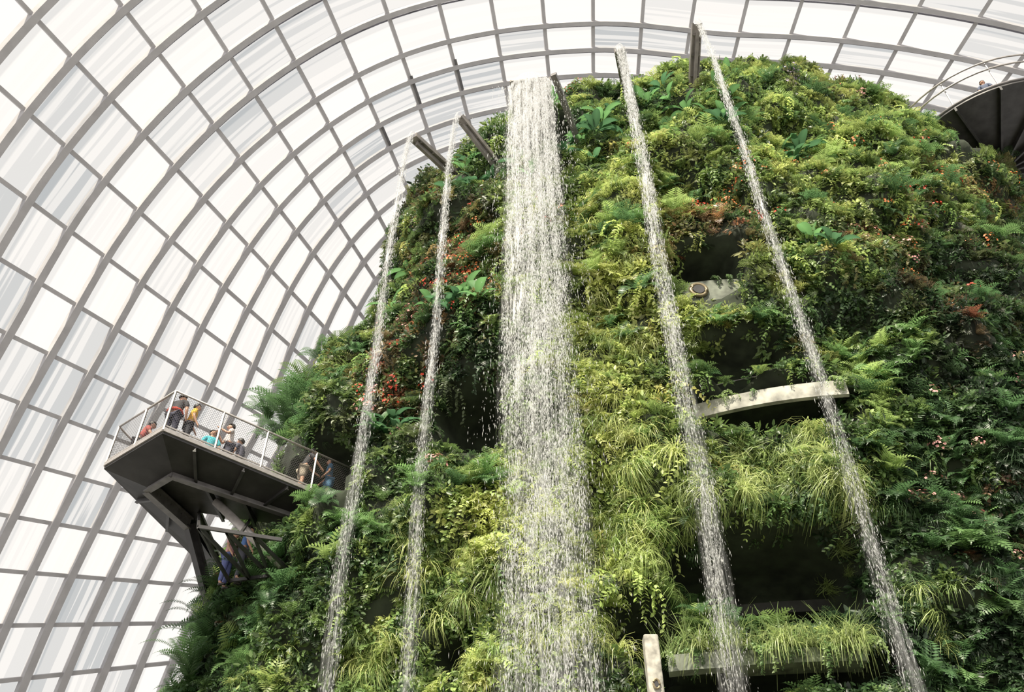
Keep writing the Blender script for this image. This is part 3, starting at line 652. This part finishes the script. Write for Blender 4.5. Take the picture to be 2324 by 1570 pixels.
# railings
RH=1.25; U=Vector((0,0,1))
def rail_run(P,Q_,posts):
    for t in posts:
        p=P.lerp(Q_,t); MB().beam(p-U*.05,p+U*RH,.045,.06,(0,1,0)).make("rail_post",M_alu,plat)
    MB().tube([P+U*RH,Q_+U*RH],.03,8).make("handrail",M_alu,plat,None,True)
    MB().beam(P+U*.1,Q_+U*.1,.03,.04).make("bottom_rail",M_alu,plat)
    m=MB(); L=(Q_-P).length; n=int((L+RH)/.085); d=(Q_-P).normalized()
    for s in (1,-1):
        for i in range(n):
            u=i*.085-(RH if s>0 else 0)
            a0=max(0,u) if s>0 else min(L,u)
            if s>0: z0=a0-u; a1=min(L,u+RH-.15); zz1=a1-u
            else: z0=u-a0; a1=max(0,u-RH+.15); zz1=u-a1
            if zz1-z0<.05: continue
            m.beam(P+d*a0+U*(.12+z0*.98),P+d*a1+U*(.12+zz1*.98),.005,.005)
    m.make("wire_mesh",M_steel2,plat)
rail_run(A,D+(D-A)*.08,(0,.24,.47,.74,1)); rail_run(A,B,(.5,1)); rail_run(B,B.lerp(C_,.5),(.33,.66,1))
# ---------------------------------------------------------------- lookout disc at the summit
cc=Vector((20.7,22.8,30.6)); R=4.35
e=empty("round_lookout",cc,"dark round lookout deck with thin curved railing","lookout")
circ=[(cc.x+R*math.cos(t*math.pi/32),cc.y+R*math.sin(t*math.pi/32)) for t in range(64)]
zc=cc.z
MB().prism(circ,zc-.1,zc+.1).make("deck",M_steel,e)
MB().tube([Vector((x,y,zc+.06)) for x,y in circ],.06,8,True).make("rim",M_steel2,e,"grey tubular rim",True)
for i in range(0,32,4):
    a=circ[i]; b=circ[(i+32)%64]; MB().beam((a[0],a[1],zc-.2),(b[0],b[1],zc-.2),.08,.2).make("floor_joist",M_steel,e)
for h in (1.0,1.5): MB().tube([Vector((cc.x+(x-cc.x)*1.02,cc.y+(y-cc.y)*1.02,zc+.1+h)) for x,y in circ],.04,6,True).make("handrail",M_alu,e,None,True)
for i in range(0,64,4):
    x,y=circ[i]; MB().tube([Vector((x,y,zc+.1)),Vector((x,y,zc+1.6))],.03,6).make("rail_post",M_alu,e)
# ---------------------------------------------------------------- people
def skin(name,V,E,R,mat,parent,sub=1):
    me=bpy.data.meshes.new(name); me.from_pydata([tuple(v) for v in V],E,[]); me.materials.append(mat); o=bpy.data.objects.new(name,me); link(o)
    md=o.modifiers.new("Skin","SKIN"); md.use_smooth_shade=True
    for i,r in enumerate(R):
        sv=me.skin_vertices[0].data[i]; sv.radius=(r,r) if not isinstance(r,tuple) else r; sv.use_root=(i==0)
    sb=o.modifiers.new("Sub","SUBSURF"); sb.levels=sub; sb.render_levels=sub
    if parent: o.parent=parent
    return o
cm={}
def cmat(c,r=.8):
    k=tuple(c)
    if k not in cm: cm[k]=pmat("cloth",c,r,0,.12,12)
    return cm[k]
SK=pmat("skin",(.55,.3,.2),.55,0,.06,8); HR=pmat("hair",(.012,.01,.009),.5,0,.3,30); EY=pmat("eye",(.02,.015,.015),.3,0,.1,9); LIP=pmat("lip",(.4,.12,.1),.5,0,.1,9)
def person(loc,yaw,shirt,pants,label,lean=0,squat=0,arms=None,short=True,dress=False,tall=1.0,pack=None,hair_long=False):
    hp=.93-.45*squat
    Rx=Matrix.Rotation(-lean,3,'X')
    def Up(x,y,z): return Rx@Vector((x,y,z-.93))+Vector((0,0,hp))
    kf=.36*squat
    V=[Vector((0,0,hp)),Up(0,0,1.1),Up(0,0,1.28),Up(0,0,1.42),Up(0,.01,1.5),Up(0,.03,1.55),Up(0,.01,1.62),Up(0,0,1.68),Up(0,.125,1.59),Up(.1,0,1.6),Up(-.1,0,1.6)]
    Rr=[.135,(.14,.1),(.16,.11),.08,.052,.07,.095,.075,.014,.016,.016]
    E=[(0,1),(1,2),(2,3),(3,4),(4,5),(5,6),(6,7),(6,8),(6,9),(6,10)]
    arms=arms or [((.26,.05,1.13),(.24,.2,.95)),((-.26,.05,1.13),(-.24,.2,.95))]
    for s,(el,wr) in zip((1,-1),arms):
        b=len(V); sh=Up(.19*s,0,1.4); el=Up(*el); wr=Up(*wr); dd=(wr-el).normalized(); pm=wr+dd*.07
        V+=[sh,el,wr,pm]; Rr+=[.06,.043,.03,.036]; E+=[(3,b),(b,b+1),(b+1,b+2),(b+2,b+3)]
        sd=dd.cross(Vector((0,0,1))); sd=sd.normalized() if sd.length>.05 else Vector((1,0,0)); cu=Vector((0,0,-1))
        for i,(of,ln) in enumerate(((-.03,.06),(-.01,.075),(.012,.07),(.032,.055))):
            c=len(V); V+=[pm+sd*of+dd*ln*.6,pm+sd*of*1.1+dd*ln*.95+cu*.02]; Rr+=[.0095,.008]; E+=[(b+3,c),(c,c+1)]
        c=len(V); V+=[wr+dd*.03-sd*.045,wr+dd*.06-sd*.06]; Rr+=[.011,.009]; E+=[(b+3,c),(c,c+1)]
    for s in (1,-1):
        b=len(V); V+=[Vector((.095*s,0,hp-.06)),Vector((.12*s,kf+.02,hp-.45 if squat<.3 else hp-.12)),Vector((.11*s,-.02,.09)),Vector((.115*s,.13,.04))]
        Rr+=[.1,.062,.042,.04]; E+=[(0,b),(b,b+1),(b+1,b+2),(b+2,b+3)]
    o=skin("person",V,E,Rr,SK,None,1); o.location=loc; o.rotation_euler=(0,0,yaw); o.scale=(tall,)*3
    meta(o,label,"person")
    a0=[Up(*arms[0][0]),Up(*arms[1][0])]
    SV=[Up(0,0,.95),Up(0,0,1.12),Up(0,0,1.3),Up(0,0,1.43)]; SR=[(.16,.13),(.158,.12),(.178,.13),.09]; SE=[(0,1),(1,2),(2,3)]
    for s,el in zip((1,-1),a0):
        b=len(SV); sh=Up(.19*s,0,1.4); SV+=[sh,sh.lerp(el,.75)]; SR+=[.078,.066]; SE+=[(3,b),(b,b+1)]
    skin("shirt",SV,SE,SR,cmat(shirt),o)
    PV=[Vector((0,0,hp+.03))]; PR=[.15]; PE=[]
    for s in (1,-1):
        b=len(PV); kn=Vector((.12*s,kf+.02,hp-.45 if squat<.3 else hp-.12)); an=Vector((.11*s,-.02,.12)); hpv=Vector((.095*s,0,hp-.06))
        if dress or short: PV+=[hpv,hpv.lerp(kn,.85)]; PR+=[.125,.1 if not dress else .14]; PE+=[(0,b),(b,b+1)]
        else: PV+=[hpv,kn,an]; PR+=[.12,.08,.065]; PE+=[(0,b),(b,b+1),(b+1,b+2)]
    skin("dress_skirt" if dress else ("shorts" if short else "trousers"),PV,PE,PR,cmat(pants),o)
    bm=bmesh.new(); bmesh.ops.create_uvsphere(bm,u_segments=18,v_segments=12,radius=.112)
    bmesh.ops.delete(bm,geom=[v for v in bm.verts if (v.co.y>.035 and v.co.z<.045) or v.co.z<(-.09 if hair_long else -.05)],context='VERTS')
    me=bpy.data.meshes.new("hair")
    for v in bm.verts: v.co=Up(v.co.x,v.co.y-.012,v.co.z*1.05+1.625)
    bm.to_mesh(me); bm.free(); me.materials.append(HR); ho=bpy.data.objects.new("hair",me); link(ho); ho.parent=o; sd=ho.modifiers.new("s","SOLIDIFY"); sd.thickness=.012
    for s in (1,-1):
        MB().tube([Up(.034*s-.012,.098,1.615),Up(.034*s+.012,.098,1.615)],.009,6).make("eye",EY,None).parent=o
    MB().tube([Up(-.025,.1,1.545),Up(.025,.1,1.545)],.007,6).make("mouth",LIP,None).parent=o
    for s in (1,-1):
        skin("shoe",[Vector((.11*s,-.05,.05)),Vector((.113*s,.06,.05)),Vector((.116*s,.17,.035))],[(0,1),(1,2)],[.05,.048,.038],EY,o)
    if pack:
        bb=MB(); bb.tube([Up(.19*math.cos(t*.5236),.16*math.sin(t*.5236),1.0) for t in range(12)],.045,8,True); bb.make("waist_bag",cmat(pack),None,"red waist bag",True).parent=o
    return o
def deckpos(px,py,h,z=H):
    p=ptz(px,py,z+h); return Vector((p.x,p.y,z))
inw=((B-A).normalized()+ (C_-D).normalized()).normalized()
def yawto(v): return math.atan2(-v.x,v.y)
raised=[((.3,.12,1.2),(.18,.3,1.42)),((-.3,.12,1.2),(-.12,.32,1.42))]
lean_arms=[((.27,.2,1.22),(.2,.42,1.15)),((-.27,.2,1.22),(-.2,.42,1.15))]
person(deckpos(330,962,1.25)+inw*.1,yawto(Vector((1,.3,0))),(.45,.07,.06),(.05,.05,.07),"crouching person in a red top behind the railing",.35,.6,lean_arms)
person(deckpos(408,900,1.6),yawto(Vector((.2,1,0))),(.02,.02,.025),(.03,.03,.06),"person in a black jacket with red waist bag",.25,0,None,False,tall=1.05,pack=(.5,.04,.02))
person(deckpos(440,925,1.5),yawto(Vector((1,.4,0))),(.75,.42,.03),(.02,.02,.03),"person in a yellow shirt and dark trousers",.15,0,None,False,tall=.95)
person(deckpos(484,985,1.6),yawto(Vector((.6,-1,0))),(.05,.42,.5),(.05,.06,.1),"person in a teal shirt looking out",0,0,None,False)
person(deckpos(530,972,1.6),yawto(Vector((-1,-.6,0))),(.75,.68,.66),(.05,.05,.08),"person in a white shirt raising both hands",.1,0,raised,False)
person(deckpos(562,1000,1.55)+inw*.2,yawto(Vector((-1,.2,0))),(.1,.1,.14),(.08,.08,.1),"person in dark clothes facing sideways",.15,0,None,False)
person(deckpos(706,1014,1.6)+inw*.22,yawto(Vector((1,.5,0))),(.03,.03,.035),(.4,.34,.26),"man in a black shirt and khaki shorts leaning on the rail",.35,0,lean_arms)
person(deckpos(762,1042,1.6)+inw*.18,yawto(Vector((-1,-.4,0))),(.06,.16,.28),(.06,.16,.28),"woman in a blue dress by the railing",.05,0,None,True,True,.97,hair_long=True)
person(deckpos(528,1222,1.5,lowz+.05),yawto(Vector((1,-.2,0))),(.7,.35,.38),(.1,.12,.3),"person in a pink shirt on the landing below the deck",.1,0,None,False)
person(deckpos(560,1210,1.5,lowz+.05),yawto(Vector((1,.4,0))),(.1,.2,.5),(.06,.06,.08),"person in a blue shirt on the landing below the deck",.1,0,None,False)
q=ptz(2238,180,zc+1.6); person(Vector((q.x,q.y+.3,zc+.1)),yawto(Vector((-.5,-1,0))),(.08,.1,.16),(.04,.04,.06),"person in dark blue standing on the round lookout",.1,0,None,False)
print("objects",len(bpy.data.objects),"clumps",cnt)
